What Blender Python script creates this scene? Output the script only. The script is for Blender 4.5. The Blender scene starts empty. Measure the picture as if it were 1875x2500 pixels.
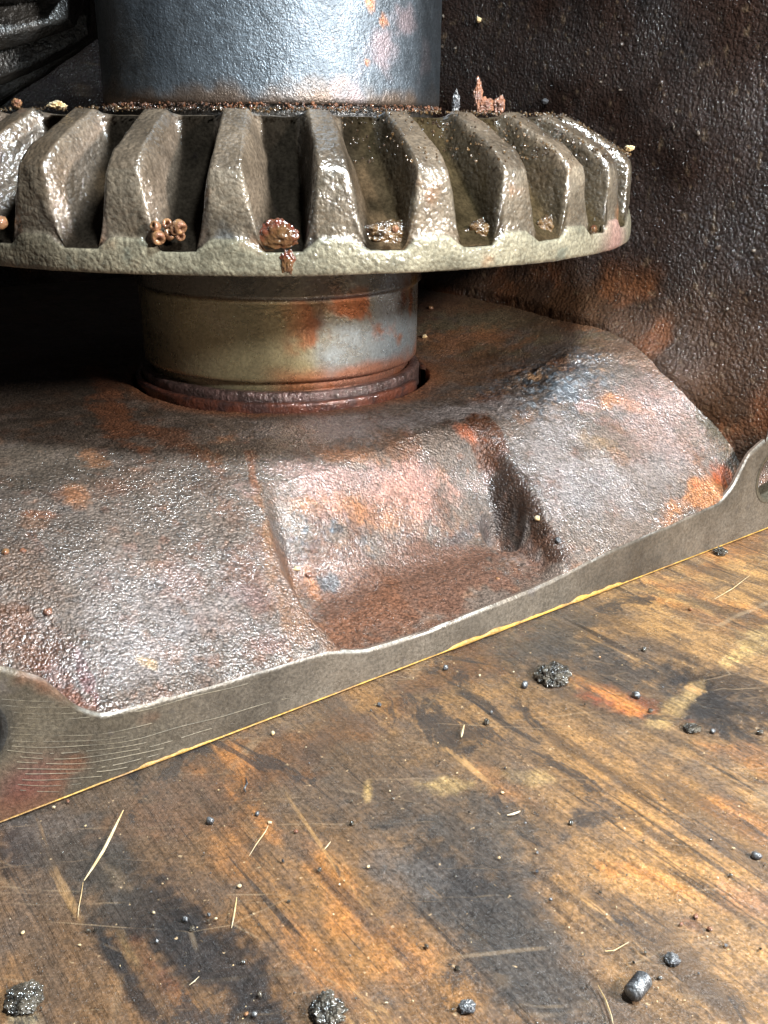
import bpy, bmesh, math, random
import numpy as np
from mathutils import Vector, Matrix
random.seed(4)
C = bpy.context.scene.collection
# ------------------------------------------------------------------ camera, light, exposure (1 unit = 1 dm)
F_PX, PITCH, ROLL, EYE = 2369.88, .37636, .0079, .95
cam_d = bpy.data.cameras.new('camera'); cam = bpy.data.objects.new('camera', cam_d); C.objects.link(cam)
cam_d.sensor_fit = 'VERTICAL'; cam_d.sensor_height = 24; cam_d.sensor_width = 18
cam_d.lens = 24 * F_PX / 2500
cam_d.clip_start = .02; cam_d.clip_end = 100
cam.matrix_world = Matrix.Translation((0, 0, EYE)) @ Matrix.Rotation(math.pi/2 - PITCH, 4, 'X') @ Matrix.Rotation(ROLL, 4, 'Z')
cam_d.dof.use_dof = False
bpy.context.scene.camera = cam
w = bpy.data.worlds.new('World'); bpy.context.scene.world = w; w.use_nodes = True
w.node_tree.nodes['Background'].inputs[0].default_value = (.80, .90, 1, 1)
w.node_tree.nodes['Background'].inputs[1].default_value = .05
def lamp(name, loc, target, size, power, col):
    d = bpy.data.lights.new(name, 'AREA'); d.shape = 'DISK'; d.size = size; d.energy = power; d.color = col
    o = bpy.data.objects.new(name, d); C.objects.link(o); o.location = loc
    o.rotation_euler = (Vector(target) - Vector(loc)).to_track_quat('-Z', 'Y').to_euler()
    return o
lamp('work_lamp', (1.9, .2, 1.62), (0, 1.9, .5), .22, 165, (1, .985, .96))
lamp('ceiling_lamp', (1.05, .35, 3.5), (.1, 1.7, .3), .42, 290, (.80, .92, 1))
vs = bpy.context.scene.view_settings
vs.view_transform = 'Standard'; vs.look = 'None'; vs.gamma = 1; vs.exposure = .18
# ------------------------------------------------------------------ numpy noise
def _h(ix, iy, iz, sd):
    n = (ix.astype(np.int64)*374761393 + iy.astype(np.int64)*668265263 + iz.astype(np.int64)*1440662683 + sd*974634777) & 0xffffffff
    n = ((n ^ (n >> 13)) * 1274126177) & 0xffffffff
    return ((n ^ (n >> 16)) & 0xffff) / 65535.0
def noise(P, sc, sd=0):
    Q = np.asarray(P, float)*sc; I = np.floor(Q); Fr = Q - I; Fr = Fr*Fr*(3-2*Fr); x, y, z = I.T; a, b, c = Fr.T
    r = 0
    for i in (0, 1):
        for j in (0, 1):
            for k in (0, 1):
                r = r + (a if i else 1-a)*(b if j else 1-b)*(c if k else 1-c)*_h(x+i, y+j, z+k, sd)
    return r*2-1
def fbm(P, sc, oc=4, sd=0):
    r = 0; am = 1; t = 0
    for i in range(oc): r = r + am*noise(P, sc*2**i, sd+i*7); t += am; am *= .5
    return r/t
def ss(a, b, x):
    t = np.clip((x-a)/(b-a), 0, 1); return t*t*(3-2*t)
# ------------------------------------------------------------------ frame of the housing: s along the flange, t inward
E1 = np.array([.80063, .59916]); E2 = np.array([-.59916, .80063]); P0 = np.array([-.2, 1.42196])
def W(s, t): return P0[0]+s*E1[0]+t*E2[0], P0[1]+s*E1[1]+t*E2[1]
def sight(x, y):
    u = x-937.5; v = y-1250; c, s = math.cos(ROLL), math.sin(ROLL)
    a = (u*c+v*s)/F_PX; b = (-u*s+v*c)/F_PX
    return np.array([a, math.cos(PITCH)-b*math.sin(PITCH), -math.sin(PITCH)-b*math.cos(PITCH)])
def on_z(x, y, z=0.):
    d = sight(x, y); k = (z-EYE)/d[2]; return np.array([d[0]*k, d[1]*k, z])
def to_st(p): q = np.asarray(p)[..., :2]-P0; return np.array([q@E1, q@E2])
# ------------------------------------------------------------------ objects
def link(name, me, m=None, parent=None):
    o = bpy.data.objects.new(name, me); C.objects.link(o)
    if m: me.materials.append(m)
    if parent: o.parent = parent
    return o
def mesh(name, V, Fc, m=None, parent=None, col=None, smooth=True, nrm=None):
    me = bpy.data.meshes.new(name)
    V = np.asarray(V, np.float32); Fc = np.asarray(Fc)
    me.vertices.add(len(V)); me.vertices.foreach_set('co', V.ravel())
    k = Fc.shape[1]; me.loops.add(Fc.size); me.loops.foreach_set('vertex_index', Fc.ravel().astype(np.int32))
    me.polygons.add(len(Fc)); me.polygons.foreach_set('loop_start', np.arange(0, Fc.size, k, dtype=np.int32))
    me.update(calc_edges=True)
    me.polygons.foreach_set('use_smooth', np.full(len(Fc), smooth))
    if col is not None:
        a = me.attributes.new('Col', 'FLOAT_COLOR', 'POINT')
        cc = np.ones((len(V), 4), np.float32); cc[:, :col.shape[1]] = col; a.data.foreach_set('color', cc.ravel())
    if nrm is not None: me.normals_split_custom_set_from_vertices(nrm)
    return link(name, me, m, parent)
def grid_faces(n, m, wrap=False):                    # n rows, m columns, index r*m+c
    r = np.arange(n-1)[:, None]; c = np.arange(m if wrap else m-1)[None]; d = (c+1) % m
    return np.stack([r*m+c, r*m+d, (r+1)*m+d, (r+1)*m+c], -1).reshape(-1, 4)
def bm_obj(name, bm, m=None, parent=None, smooth=False):
    me = bpy.data.meshes.new(name); bm.to_mesh(me); bm.free()
    me.polygons.foreach_set('use_smooth', [smooth]*len(me.polygons))
    return link(name, me, m, parent)
def thing(name, label, cat, loc=(0, 0, 0), group=None):
    o = bpy.data.objects.new(name, None); C.objects.link(o); o.location = loc; o.empty_display_size = .1
    return tag(o, label, cat, group)
def tag(o, label, cat, group=None):
    o['label'] = label; o['category'] = cat
    if group: o['group'] = group
    return o
# ------------------------------------------------------------------ materials
def material(name, base=(.2, .15, .1), var=None, attr=False, rough=(.3, .5), metal=0., coat=0., coat_rough=.06, bumps=((150, .003, 3),),
             spots=(), spec=.5, coat_bump=None, scale_xyz=None, wet=None, coat_ior=1.5, grit=(.75, 1.25)):
    """noise-varied base (or the mesh's own Col times noise), spots = (colour, scale, low, high), bumps = (scale, distance, detail)"""
    m = bpy.data.materials.new(name); m.use_nodes = True; nt = m.node_tree; N = nt.nodes; L = nt.links
    b = N['Principled BSDF']
    tc = N.new('ShaderNodeTexCoord'); vec = tc.outputs['Object']
    if scale_xyz:
        mp = N.new('ShaderNodeMapping'); mp.vector_type = 'POINT'; mp.inputs['Scale'].default_value = scale_xyz[0]; mp.inputs['Rotation'].default_value = scale_xyz[1]
        L.new(vec, mp.inputs[0]); vec = mp.outputs[0]
    def nz(sc, det=3, rgh=.6, dist=0.):
        n = N.new('ShaderNodeTexNoise'); n.inputs['Scale'].default_value = sc; n.inputs['Detail'].default_value = det
        n.inputs['Roughness'].default_value = rgh; n.inputs['Distortion'].default_value = dist; L.new(vec, n.inputs['Vector']); return n.outputs[0]
    def rng(x, a, c, lo=0., hi=1.):
        r = N.new('ShaderNodeMapRange'); r.interpolation_type = 'SMOOTHSTEP'
        for i, v in zip((1, 2, 3, 4), (a, c, lo, hi)): r.inputs[i].default_value = v
        L.new(x, r.inputs[0]); return r.outputs[0]
    def mix(fac, A, B, mode='MIX'):
        x = N.new('ShaderNodeMix'); x.data_type = 'RGBA'; x.blend_type = mode
        if hasattr(fac, 'links'): L.new(fac, x.inputs[0])
        else: x.inputs[0].default_value = fac
        for s_, v in ((6, A), (7, B)):
            if hasattr(v, 'links'): L.new(v, x.inputs[s_])
            else: x.inputs[s_].default_value = (*v, 1)
        return x.outputs[2]
    if attr:
        at = N.new('ShaderNodeAttribute'); at.attribute_name = 'Col'; colr = at.outputs['Color']
    else: colr = mix(0, base, base)
    if var: colr = mix(rng(nz(var[1], 5), .38, .62), colr, var[0])
    for c_, sc, lo, hi in spots: colr = mix(rng(nz(sc, 6, .65, .3), lo, hi), colr, c_)
    g = rng(nz(150, 4, .72), .28, .72, *grit); cx = N.new('ShaderNodeCombineColor')
    for i in range(3): L.new(g, cx.inputs[i])
    colr = mix(1., colr, cx.outputs[0], 'MULTIPLY')
    L.new(colr, b.inputs['Base Color'])
    rv = rng(nz(22, 5, .7), .35, .65, rough[0], rough[1])
    if attr:                                     # Col alpha = how wet the spot is: dry grime is matt
        ma = N.new('ShaderNodeMath'); ma.operation = 'MULTIPLY_ADD'; L.new(at.outputs['Alpha'], ma.inputs[0]); ma.inputs[1].default_value = -.4; ma.inputs[2].default_value = .4
        ad = N.new('ShaderNodeMath'); ad.operation = 'ADD'; L.new(ma.outputs[0], ad.inputs[0]); L.new(rv, ad.inputs[1]); rv = ad.outputs[0]
        sp_ = N.new('ShaderNodeMath'); sp_.operation = 'MULTIPLY'; L.new(at.outputs['Alpha'], sp_.inputs[0]); sp_.inputs[1].default_value = spec; L.new(sp_.outputs[0], b.inputs['Specular IOR Level'])
    L.new(rv, b.inputs['Roughness'])
    if isinstance(metal, tuple): L.new(rng(nz(metal[2], 4), .4, .6, metal[0], metal[1]), b.inputs['Metallic'])
    else: b.inputs['Metallic'].default_value = metal
    if not attr: b.inputs['Specular IOR Level'].default_value = spec
    prev = None
    for sc, dist, det in bumps:
        bp = N.new('ShaderNodeBump'); bp.inputs['Strength'].default_value = 1; bp.inputs['Distance'].default_value = dist
        if det < 0:                              # pebbly grains
            vo = N.new('ShaderNodeTexVoronoi'); vo.feature = 'F1'; vo.inputs['Scale'].default_value = sc
            wq = N.new('ShaderNodeVectorMath'); wq.operation = 'MULTIPLY_ADD'; n3 = N.new('ShaderNodeTexNoise'); n3.inputs['Scale'].default_value = sc*.5; n3.inputs['Detail'].default_value = 0; L.new(vec, n3.inputs['Vector'])
            L.new(n3.outputs['Color'], wq.inputs[0]); wq.inputs[1].default_value = (1.1/sc,)*3; L.new(vec, wq.inputs[2]); L.new(wq.outputs[0], vo.inputs['Vector'])
            bp.invert = True; L.new(vo.outputs['Distance'], bp.inputs['Height'])
        else: L.new(nz(sc, det, .65), bp.inputs['Height'])
        if prev: L.new(prev, bp.inputs['Normal'])
        prev = bp.outputs[0]
    if prev: L.new(prev, b.inputs['Normal'])
    if coat:
        if wet: L.new(rng(nz(wet[0], 4), wet[1], wet[2], 0, coat), b.inputs['Coat Weight'])
        else: b.inputs['Coat Weight'].default_value = coat
        b.inputs['Coat Roughness'].default_value = coat_rough; b.inputs['Coat IOR'].default_value = coat_ior
        if attr:
            mu = N.new('ShaderNodeMath'); mu.operation = 'MULTIPLY'; L.new(at.outputs['Alpha'], mu.inputs[0])
            if wet: L.new(b.inputs['Coat Weight'].links[0].from_socket, mu.inputs[1])
            else: mu.inputs[1].default_value = coat
            L.new(mu.outputs[0], b.inputs['Coat Weight'])
        if coat_bump:
            bp = N.new('ShaderNodeBump'); bp.inputs['Distance'].default_value = coat_bump[1]
            L.new(nz(coat_bump[0], 2, .5), bp.inputs['Height'])
            if prev: L.new(prev, bp.inputs['Normal'])
            L.new(bp.outputs[0], b.inputs['Coat Normal'])
        elif prev: L.new(prev, b.inputs['Coat Normal'])
    return m
RUST = (.33, .10, .025); OIL = (.016, .012, .009)
M_cast = material('wet_cast_iron', attr=True, rough=(.36, .5), metal=.45, coat=1., coat_rough=.12, bumps=((40, .0025, 3), (185, .0022, -1), (300, .0018, 2)), wet=(7, .40, .62), spec=.9, coat_ior=1.9, grit=(.35, 1.6))
M_wall = material('oily_casting_wall', attr=True, rough=(.45, .6), coat=.8, coat_rough=.07, spec=.3, bumps=((60, .005, 4), (105, .0055, -1), (240, .003, 2)))
M_gear = material('greasy_gear_steel', attr=True, rough=(.25, .42), metal=.25, coat=1., coat_rough=.06, coat_ior=1.7, bumps=((40, .0018, 2), (115, .0013, -1), (70, .0022, 4)), wet=(9, .25, .45), grit=(.6, 1.35))
M_sleeve = material('blued_steel_sleeve', attr=True, rough=(.34, .50), metal=.75, coat=.3, coat_rough=.25, bumps=((90, .0026, 4), (260, .0016, 2)))
M_hub = material('worn_hub_steel', attr=True, rough=(.22, .36), metal=.8, coat=.4, coat_rough=.2, bumps=((90, .0012, 4),))
M_ring = material('rusty_bearing_steel', base=(.15, .05, .03), var=((.07, .035, .03), 25), rough=(.25, .45), metal=.35, coat=.9, coat_rough=.1, bumps=((90, .004, 3),))
M_race = material('pitted_race_steel', base=(.07, .045, .04), var=((.15, .09, .08), 40), rough=(.25, .45), metal=.4, coat=.9, coat_rough=.1, bumps=((110, .006, 3),))
M_face = material('machined_flange_steel', attr=True, rough=(.36, .58), metal=.35, coat=.35, coat_rough=.25, bumps=((30, .002, 4), (220, .0012, 3)), grit=(.6, 1.35))
M_edge_strip = material('yellow_edge', base=(.50, .29, .05), var=((.28, .15, .05), 16), rough=(.4, .6), bumps=((90, .004, 3),))
M_bit_dark = material('tarry_clump', base=(.02, .018, .015), var=((.09, .075, .055), 60), rough=(.2, .4), coat=1., bumps=((70, .01, 3),))
M_bit_grey = material('grey_metal_bit', base=(.20, .20, .20), var=((.07, .07, .075), 50), rough=(.3, .5), metal=.5, bumps=((90, .004, 3),))
M_bit_pale = material('pale_wood_chip', base=(.50, .42, .28), var=((.5, .34, .16), 30), rough=(.5, .7), bumps=((90, .002, 3),))
M_bit_rust = material('rust_flake', base=(.24, .10, .05), var=((.14, .07, .05), 40), rough=(.3, .5), coat=.8, bumps=((90, .006, 3),))
M_bit_brass = material('brassy_granule', base=(.40, .21, .09), var=((.20, .09, .05), 60), rough=(.25, .4), metal=.3, coat=.8, bumps=((90, .004, 3),))
M_grease = material('red_brown_grease', base=(.09, .020, .012), var=((.09, .045, .018), 16), rough=(.15, .25), coat=1., coat_rough=.04, bumps=((40, .006, 3),), coat_bump=(90, .003))
M_mud = material('dark_grease_mud', base=(.03, .018, .010), var=((.10, .055, .02), 18), rough=(.2, .35), coat=1., coat_rough=.06, bumps=((60, .012, 3),))
M_rustcrust = material('dark_rust_crust', base=(.16, .06, .025), var=((.04, .02, .012), 40), rough=(.3, .5), coat=.8, bumps=((90, .006, 3),))
M_wall_clod = material('dark_grease_clod', base=(.03, .018, .012), var=((.10, .08, .06), 30), rough=(.3, .5), coat=.8, coat_rough=.1, bumps=((90, .006, 3),))
M_dark = material('black_oily_steel', base=(.012, .011, .010), var=((.035, .03, .025), 9), rough=(.35, .55), metal=.3, coat=.35, coat_rough=.15, bumps=((70, .006, 3),))
# ------------------------------------------------------------------ stains laid on a surface: centre and half axes found once, then kept in the surface's own plane
def stains_and_shade(Q, col, lst, place, seed=1, warp=.03, wsc=9):
    """Q (n,2) surface coordinates; lst: (px, py, half length, half width, degrees, colour, strength, softness)"""
    P3 = np.c_[Q, np.zeros(len(Q))]
    for k, (x, y, a, b, dg, c, st, so) in enumerate(lst):
        o = place(x, y); r = math.radians(dg)
        A = place(x+a*math.cos(r), y+a*math.sin(r))-o; B = place(x-b*math.sin(r), y+b*math.cos(r))-o
        Mi = np.linalg.inv(np.array([A, B]).T)
        d0 = Q-o; near = (np.abs(d0)@np.ones(2)) < 2.2*(np.abs(A).sum()+np.abs(B).sum())
        if not near.any(): continue
        q = P3[near]
        dq = d0[near] + warp*np.c_[fbm(q, wsc, 4, seed+k), fbm(q, wsc, 4, seed+k+90)]*min(1., 6*np.linalg.norm(B)+.2)
        uv = dq@Mi.T; rr = np.hypot(uv[:, 0], uv[:, 1])
        edge = rr + .85*fbm(q, 18, 6, seed+k+50) + .5*noise(q, 110, seed+k+51)*so
        al = (st*(1-ss(1-so, 1+so*.5, edge)))[:, None]
        col[near] = col[near]*(1-al)+np.array(c)*al
    return col
# ================================================================== THE BENCH
def axis(parts):
    out = []
    for a, b, st in parts: out += list(np.arange(a, b-1e-9, st))
    return np.array(out+[parts[-1][1]])
def on_bench(x, y): return to_st(on_z(x, y))
M_wood = None
def wood_material():
    m = bpy.data.materials.new('old_oiled_plank'); m.use_nodes = True; N = m.node_tree.nodes; L = m.node_tree.links; b = N['Principled BSDF']
    tc = N.new('ShaderNodeTexCoord')
    rot = N.new('ShaderNodeMapping'); rot.vector_type = 'POINT'; rot.inputs['Rotation'].default_value = (0, 0, -math.atan2(E2[1], E2[0])); L.new(tc.outputs['Object'], rot.inputs[0])
    def stretched(sx, sy):
        mp = N.new('ShaderNodeMapping'); mp.inputs['Scale'].default_value = (sx, sy, 1); L.new(rot.outputs[0], mp.inputs[0]); return mp.outputs[0]
    def nz(v, sc, det, rg=.6, di=0.):
        n = N.new('ShaderNodeTexNoise'); n.inputs['Scale'].default_value = sc; n.inputs['Detail'].default_value = det; n.inputs['Roughness'].default_value = rg
        n.inputs['Distortion'].default_value = di; L.new(v, n.inputs[0]); return n.outputs[0]
    def rng(x, a, c, lo=0., hi=1.):
        r = N.new('ShaderNodeMapRange'); r.interpolation_type = 'SMOOTHSTEP'
        for i, v in zip((1, 2, 3, 4), (a, c, lo, hi)): r.inputs[i].default_value = v
        L.new(x, r.inputs[0]); return r.outputs[0]
    def mul(A, B):
        x = N.new('ShaderNodeMath'); x.operation = 'MULTIPLY'; L.new(A, x.inputs[0]); L.new(B, x.inputs[1]); return x.outputs[0]
    def mixc(f, A, Bc, mode='MIX'):
        x = N.new('ShaderNodeMix'); x.data_type = 'RGBA'; x.blend_type = mode
        if hasattr(f, 'links'): L.new(f, x.inputs[0])
        else: x.inputs[0].default_value = f
        L.new(A, x.inputs[6])
        if hasattr(Bc, 'links'): L.new(Bc, x.inputs[7])
        else: x.inputs[7].default_value = (*Bc, 1)
        return x.outputs[2]
    at = N.new('ShaderNodeAttribute'); at.attribute_name = 'Col'; col = at.outputs['Color']
    grain = nz(stretched(1.3, 9), 3.2, 7, .62, .5)         # broad grain bands
    fine = nz(stretched(3, 34), 4, 6, .68, .25)              # fibres
    dirt = nz(tc.outputs['Object'], 11, 8, .68)
    speck = nz(tc.outputs['Object'], 120, 3, .6)
    al = at.outputs['Alpha']
    col = mixc(mul(rng(grain, .44, .60, 0, .55), al), col, (.085, .050, .028))
    g = rng(fine, .3, .7, .74, 1.3); cc = N.new('ShaderNodeCombineColor'); [L.new(g, cc.inputs[i]) for i in range(3)]
    col = mixc(1., col, cc.outputs[0], 'MULTIPLY')
    col = mixc(rng(nz(stretched(.7, 15), 3.1, 5, .55, .35), .60, .67, 0, .8), col, (.022, .017, .014))   # dark open cracks
    col = mixc(mul(rng(dirt, .44, .66, 0, .6), al), col, (.075, .058, .048))
    col = mixc(mul(rng(nz(tc.outputs['Object'], 2.3, 7, .62), .44, .64, 0, .45), al), col, (.085, .060, .043))
    col = mixc(rng(speck, .66, .74, 0, .7), col, (.02, .015, .012))
    col = mixc(rng(nz(tc.outputs['Object'], 95, 2, .5), .71, .76, 0, .7), col, (.5, .35, .2))
    g2 = rng(nz(tc.outputs['Object'], 170, 5, .75), .3, .7, .5, 1.5); c2 = N.new('ShaderNodeCombineColor'); [L.new(g2, c2.inputs[i]) for i in range(3)]
    col = mixc(1., col, c2.outputs[0], 'MULTIPLY')
    # thin pale scratches
    wv = N.new('ShaderNodeTexVoronoi'); wv.feature = 'DISTANCE_TO_EDGE'; wv.inputs['Scale'].default_value = 3.3
    mp = N.new('ShaderNodeMapping'); mp.inputs['Scale'].default_value = (.8, 2.2, 1); mp.inputs['Rotation'].default_value = (0, 0, .7); L.new(tc.outputs['Object'], mp.inputs[0]); L.new(mp.outputs[0], wv.inputs['Vector'])
    for k_, (sc_, an_, w_, d_) in enumerate(((5., .35, .004, .28), (4.2, -.9, .003, .30), (7.5, 1.3, .0035, .22))):
        w3 = N.new('ShaderNodeTexVoronoi'); w3.feature = 'DISTANCE_TO_EDGE'; w3.inputs['Scale'].default_value = sc_
        m3 = N.new('ShaderNodeMapping'); m3.inputs['Location'].default_value = (k_*3.7, 1.3*k_, .4); m3.inputs['Scale'].default_value = (.25, 1.6, 1); m3.inputs['Rotation'].default_value = (0, 0, an_); L.new(tc.outputs['Object'], m3.inputs[0]); L.new(m3.outputs[0], w3.inputs['Vector'])
        sc2 = mul(rng(w3.outputs['Distance'], w_, w_*4, 1, 0), rng(nz(tc.outputs['Object'], 6+k_, 4), .48, .62, 0, d_))
        col = mixc(sc2, col, ((.36, .25, .15), (.03, .025, .02), (.32, .21, .12))[k_])
    sm = nz(stretched(.55, 2.2), 3.2, 8, .66, .6); col = mixc(mul(rng(sm, .52, .60, 0, .6), al), col, (.075, .050, .034))
    sm2 = nz(stretched(.5, 3.4), 2.6, 8, .68, .8); col = mixc(mul(rng(sm2, .60, .66, 0, .55), al), col, (.55, .31, .12))
    sm3 = nz(stretched(.8, 1.6), 4.1, 9, .7, 1.); col = mixc(rng(sm3, .585, .63, 0, .75), col, (.030, .027, .026))
    scr = mul(rng(wv.outputs['Distance'], .002, .008, 1, 0), rng(nz(tc.outputs['Object'], 4, 3), .5, .62, 0, .35))
    col = mixc(scr, col, (.42, .30, .18))
    L.new(col, b.inputs['Base Color'])
    L.new(rng(dirt, .3, .7, .26, .46), b.inputs['Roughness'])
    b.inputs['Coat Weight'].default_value = .6; b.inputs['Coat Roughness'].default_value = .2
    b1 = N.new('ShaderNodeBump'); b1.inputs['Distance'].default_value = .006; L.new(fine, b1.inputs['Height'])
    b2 = N.new('ShaderNodeBump'); b2.inputs['Distance'].default_value = .0022; L.new(nz(tc.outputs['Object'], 150, 4, .7), b2.inputs['Height']); L.new(b1.outputs[0], b2.inputs['Normal'])
    L.new(b2.outputs[0], b.inputs['Normal']); L.new(b2.outputs[0], b.inputs['Coat Normal'])
    return m
def bench():
    S = axis([(-6, -1.2, .3), (-1.2, -.8, .02), (-.8, 2.0, .005), (2.0, 6, .3)]); T = axis([(-4, -1.4, .2), (-1.4, .02, .005), (.02, .4, .02), (.4, 7, .3)])
    s, t = [a.ravel() for a in np.meshgrid(S, T)]; X, Y = W(s, t); Q = np.c_[s, t]; P = np.c_[s*4, t, 0*s]
    z = .003*fbm(P, 5, 5, 3) + .0012*fbm(np.c_[s, t*.25, 0*s], 60, 3, 5)
    base = np.array([.24, .115, .040]); lite = np.array([.66, .36, .125]); dk = np.array([.085, .056, .038])
    G = fbm(np.c_[s*1.0, t*.28, 0*s], 5.5, 5, 11)[:, None]
    k = ss(-.5, .5, G); col = dk*(1-k)+base*k
    k2 = ss(-.9, 1.0, (Q@np.array([.9, -.15]))[:, None]-.42+.5*fbm(np.c_[s, t*.3, 0*s], 3, 4, 31)[:, None]); col = col*(1-k2)+(col*.3+lite*.7)*k2
    BK = (.020, .018, .018); GR = (.048, .041, .036); BR = (.13, .055, .022); OR = (.50, .19, .045); RD = (.36, .075, .022); YL = (.62, .40, .15); GY = (.10, .088, .08)
    lst = [(1290, 1560, 210, 80, -25, GR, 1., .4), (1560, 1640, 270, 66, 22, GR, 1., .4), (1760, 1690, 170, 80, 18, BK, .95, .4), (1120, 1620, 180, 50, -20, BR, .6, .5),
           (700, 1830, 280, 60, -22, BR, .75, .5), (850, 1900, 300, 110, -10, GR, .6, .6), (420, 1980, 260, 70, -15, BR, .7, .5),
           (130, 2080, 230, 110, 25, BK, 1., .3), (330, 2200, 210, 110, 48, BK, 1., .3), (520, 2360, 230, 95, 55, BK, 1., .3), (640, 2490, 180, 100, 50, BK, .9, .35),
           (70, 2010, 110, 60, 0, GY, .5, .6), (60, 2330, 70, 130, 10, GR, .5, .5), (240, 2270, 120, 20, 58, BK, 1., .4), (330, 2410, 160, 26, 56, BK, .95, .4), (430, 2440, 150, 22, 58, (.13, .045, .02), .5, .6),
           (1110, 2060, 250, 150, 40, GR, 1., .35), (1230, 2260, 240, 120, 48, GR, 1., .35), (1330, 2430, 190, 100, 45, GR, .9, .4), (1150, 2150, 120, 70, 50, BK, .7, .4), (1000, 2140, 150, 60, 30, GY, .6, .6), (1180, 2110, 110, 50, 60, BK, .5, .5),
           (960, 1960, 150, 50, 5, GR, .7, .5), (1060, 1905, 60, 16, 4, YL, .8, .5), (1290, 1885, 70, 18, 8, YL, .6, .6), (900, 1925, 12, 26, 20, YL, .8, .6),
           (1540, 1720, 130, 26, 16, RD, .8, .5), (1500, 1700, 110, 20, 22, OR, .8, .5), (1640, 1720, 70, 20, -40, YL, .6, .6), (1700, 1470, 190, 40, 20, OR, .65, .6), (1800, 1310, 140, 50, -18, OR, .8, .5),
           (1600, 1440, 150, 14, 18, YL, .55, .7), (1830, 1570, 45, 38, -45, YL, .95, .4), (1790, 1600, 30, 16, -30, YL, .8, .4), (1880, 1860, 170, 50, 25, OR, .7, .6), (1800, 1985, 120, 30, 30, OR, .6, .6),
           (1500, 2130, 60, 16, 25, OR, .7, .6), (1600, 2150, 130, 16, 25, OR, .6, .6), (1240, 1920, 110, 20, 35, OR, .5, .6), (1830, 2200, 90, 40, 20, (.55, .25, .12), .6, .6),
           (620, 1750, 60, 34, -35, OR, .4, .6), (560, 1890, 40, 90, 20, OR, .5, .6), (650, 2010, 60, 22, 50, OR, .55, .5), (560, 2060, 90, 60, 55, OR, .3, .7), (840, 2180, 150, 50, 50, OR, .45, .6), (760, 2330, 150, 40, 52, OR, .35, .6),
           (1000, 2330, 130, 50, 50, OR, .35, .6), (310, 2310, 60, 7, 60, (.40, .25, .10), .5, .7), (270, 2130, 50, 12, 50, (.2, .13, .07), .4, .7), (60, 2450, 36, 60, 0, (.33, .30, .2), .5, .6), (1600, 2340, 130, 30, 38, GR, .6, .5), (1740, 2430, 80, 24, 36, GR, .55, .5),
           (1480, 2430, 200, 22, 28, GR, .35, .6), (1560, 2000, 190, 12, 30, BK, .7, .5), (1500, 1900, 240, 11, 33, BK, .6, .5), (1700, 2160, 220, 10, 28, BK, .6, .5), (1640, 1800, 260, 11, 24, BK, .6, .5), (1550, 1560, 170, 14, 18, BK, .7, .5), (1750, 1480, 150, 9, 16, BK, .7, .5), (1480, 2230, 190, 12, 32, BK, .6, .5),
           (760, 2120, 200, 10, 48, BK, .6, .5), (900, 2240, 180, 12, 46, BK, .5, .5), (560, 2010, 170, 10, 50, BK, .5, .5), (1690, 2250, 46, 14, 30, (.12, .03, .02), .7, .6), (800, 2465, 80, 50, 10, GY, .6, .6)]
    lst = [(x, y, a*1.05, b*1.1, d, c, st*(.93 if sum(c) < .2 else 1), max(so, .62) if sum(c) < .2 and b > 20 else so) for x, y, a, b, d, c, st, so in lst]
    col = stains_and_shade(Q, col, lst, on_bench, 5, .07, 6)
    gf = ss(-.05, .5, fbm(np.c_[s*1.3, t*.7, 0*s], 4, 6, 61))[:, None]*.42; col = col*(1-gf)+np.array([.085, .068, .052])*gf
    col = np.clip(col, 0, 1); col = np.c_[col, ss(.028, .12, col@np.array([.4, .4, .2]))]
    o = mesh('bench_top', np.c_[X, Y, z-.003], grid_faces(len(T), len(S)), wood_material(), None, col)
    o['kind'] = 'structure'; return o
bench()
# ================================================================== THE HOUSING
B_S = np.array([-1.2, -.60, -.414, -.357, -.316, -.28, -.11, .128, .217, .362, .52, .693, .753, .881, 1.076, 1.258, 1.301, 1.35, 1.418, 1.6, 1.9])
B_Z = np.array([.28, .27, .252, .209, .145, .12, .105, .093, .066, .060, .065, .072, .082, .097, .108, .123, .151, .225, .254, .30, .33])
GX, GY_ = -.2731, 2.5465; GS, GT = to_st((GX, GY_))
POCK = None
def wall_s(t, z): return 1.42 + .10*(z-.3) + .05*ss(.3, 1.4, t)
def body_ref(s, t):
    b = np.interp(s, B_S, B_Z); b = np.where(s < -.2, np.minimum(b, .118+.06*ss(-.3, -.9, s)), b); b = np.where(s > 1.2, np.minimum(b, .13), b)
    ztop = .341 + .10*ss(.98, 1.48, s)*ss(.10, .55, t)
    t1 = np.interp(s, [-1, 0, .3, .6, 1., 1.15, 1.3, 1.42], [.58, .56, .50, .48, .46, .43, .34, .24])
    x = t/t1; x = np.where(x < 1, 1-np.maximum(1-x, 0)**1.35, x); k = .16; h = np.clip(.5+.5*(1-x)/k, 0, 1); y = 1*(1-h)+x*h-k*h*(1-h)
    z = b+(ztop-b)*y
    z = z - .05*np.exp(-((s-1.35)/.045)**2-((t-.01)/.05)**2)                 # hollow beside the right ear
    z = z - .035*np.exp(-((s+.42)/.14)**2-((t-.12)/.12)**2)                 # hollow behind the left ear
    z = z + .028*np.exp(-((s-1.14)/.20)**2-((t-.40)/.16)**2)                # rough hump by the wall
    return z
def march(fn, x, y):
    d = sight(x, y); k = .8
    for i in range(900):
        p = d*k; s, t = to_st(p); z = EYE+p[2]
        if t > 0 and z < fn(np.array([s]), np.array([t]))[0]: break
        k += .004
    return to_st(d*(k-.002))
def on_ref(x, y): return march(body_ref, x, y)
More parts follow.
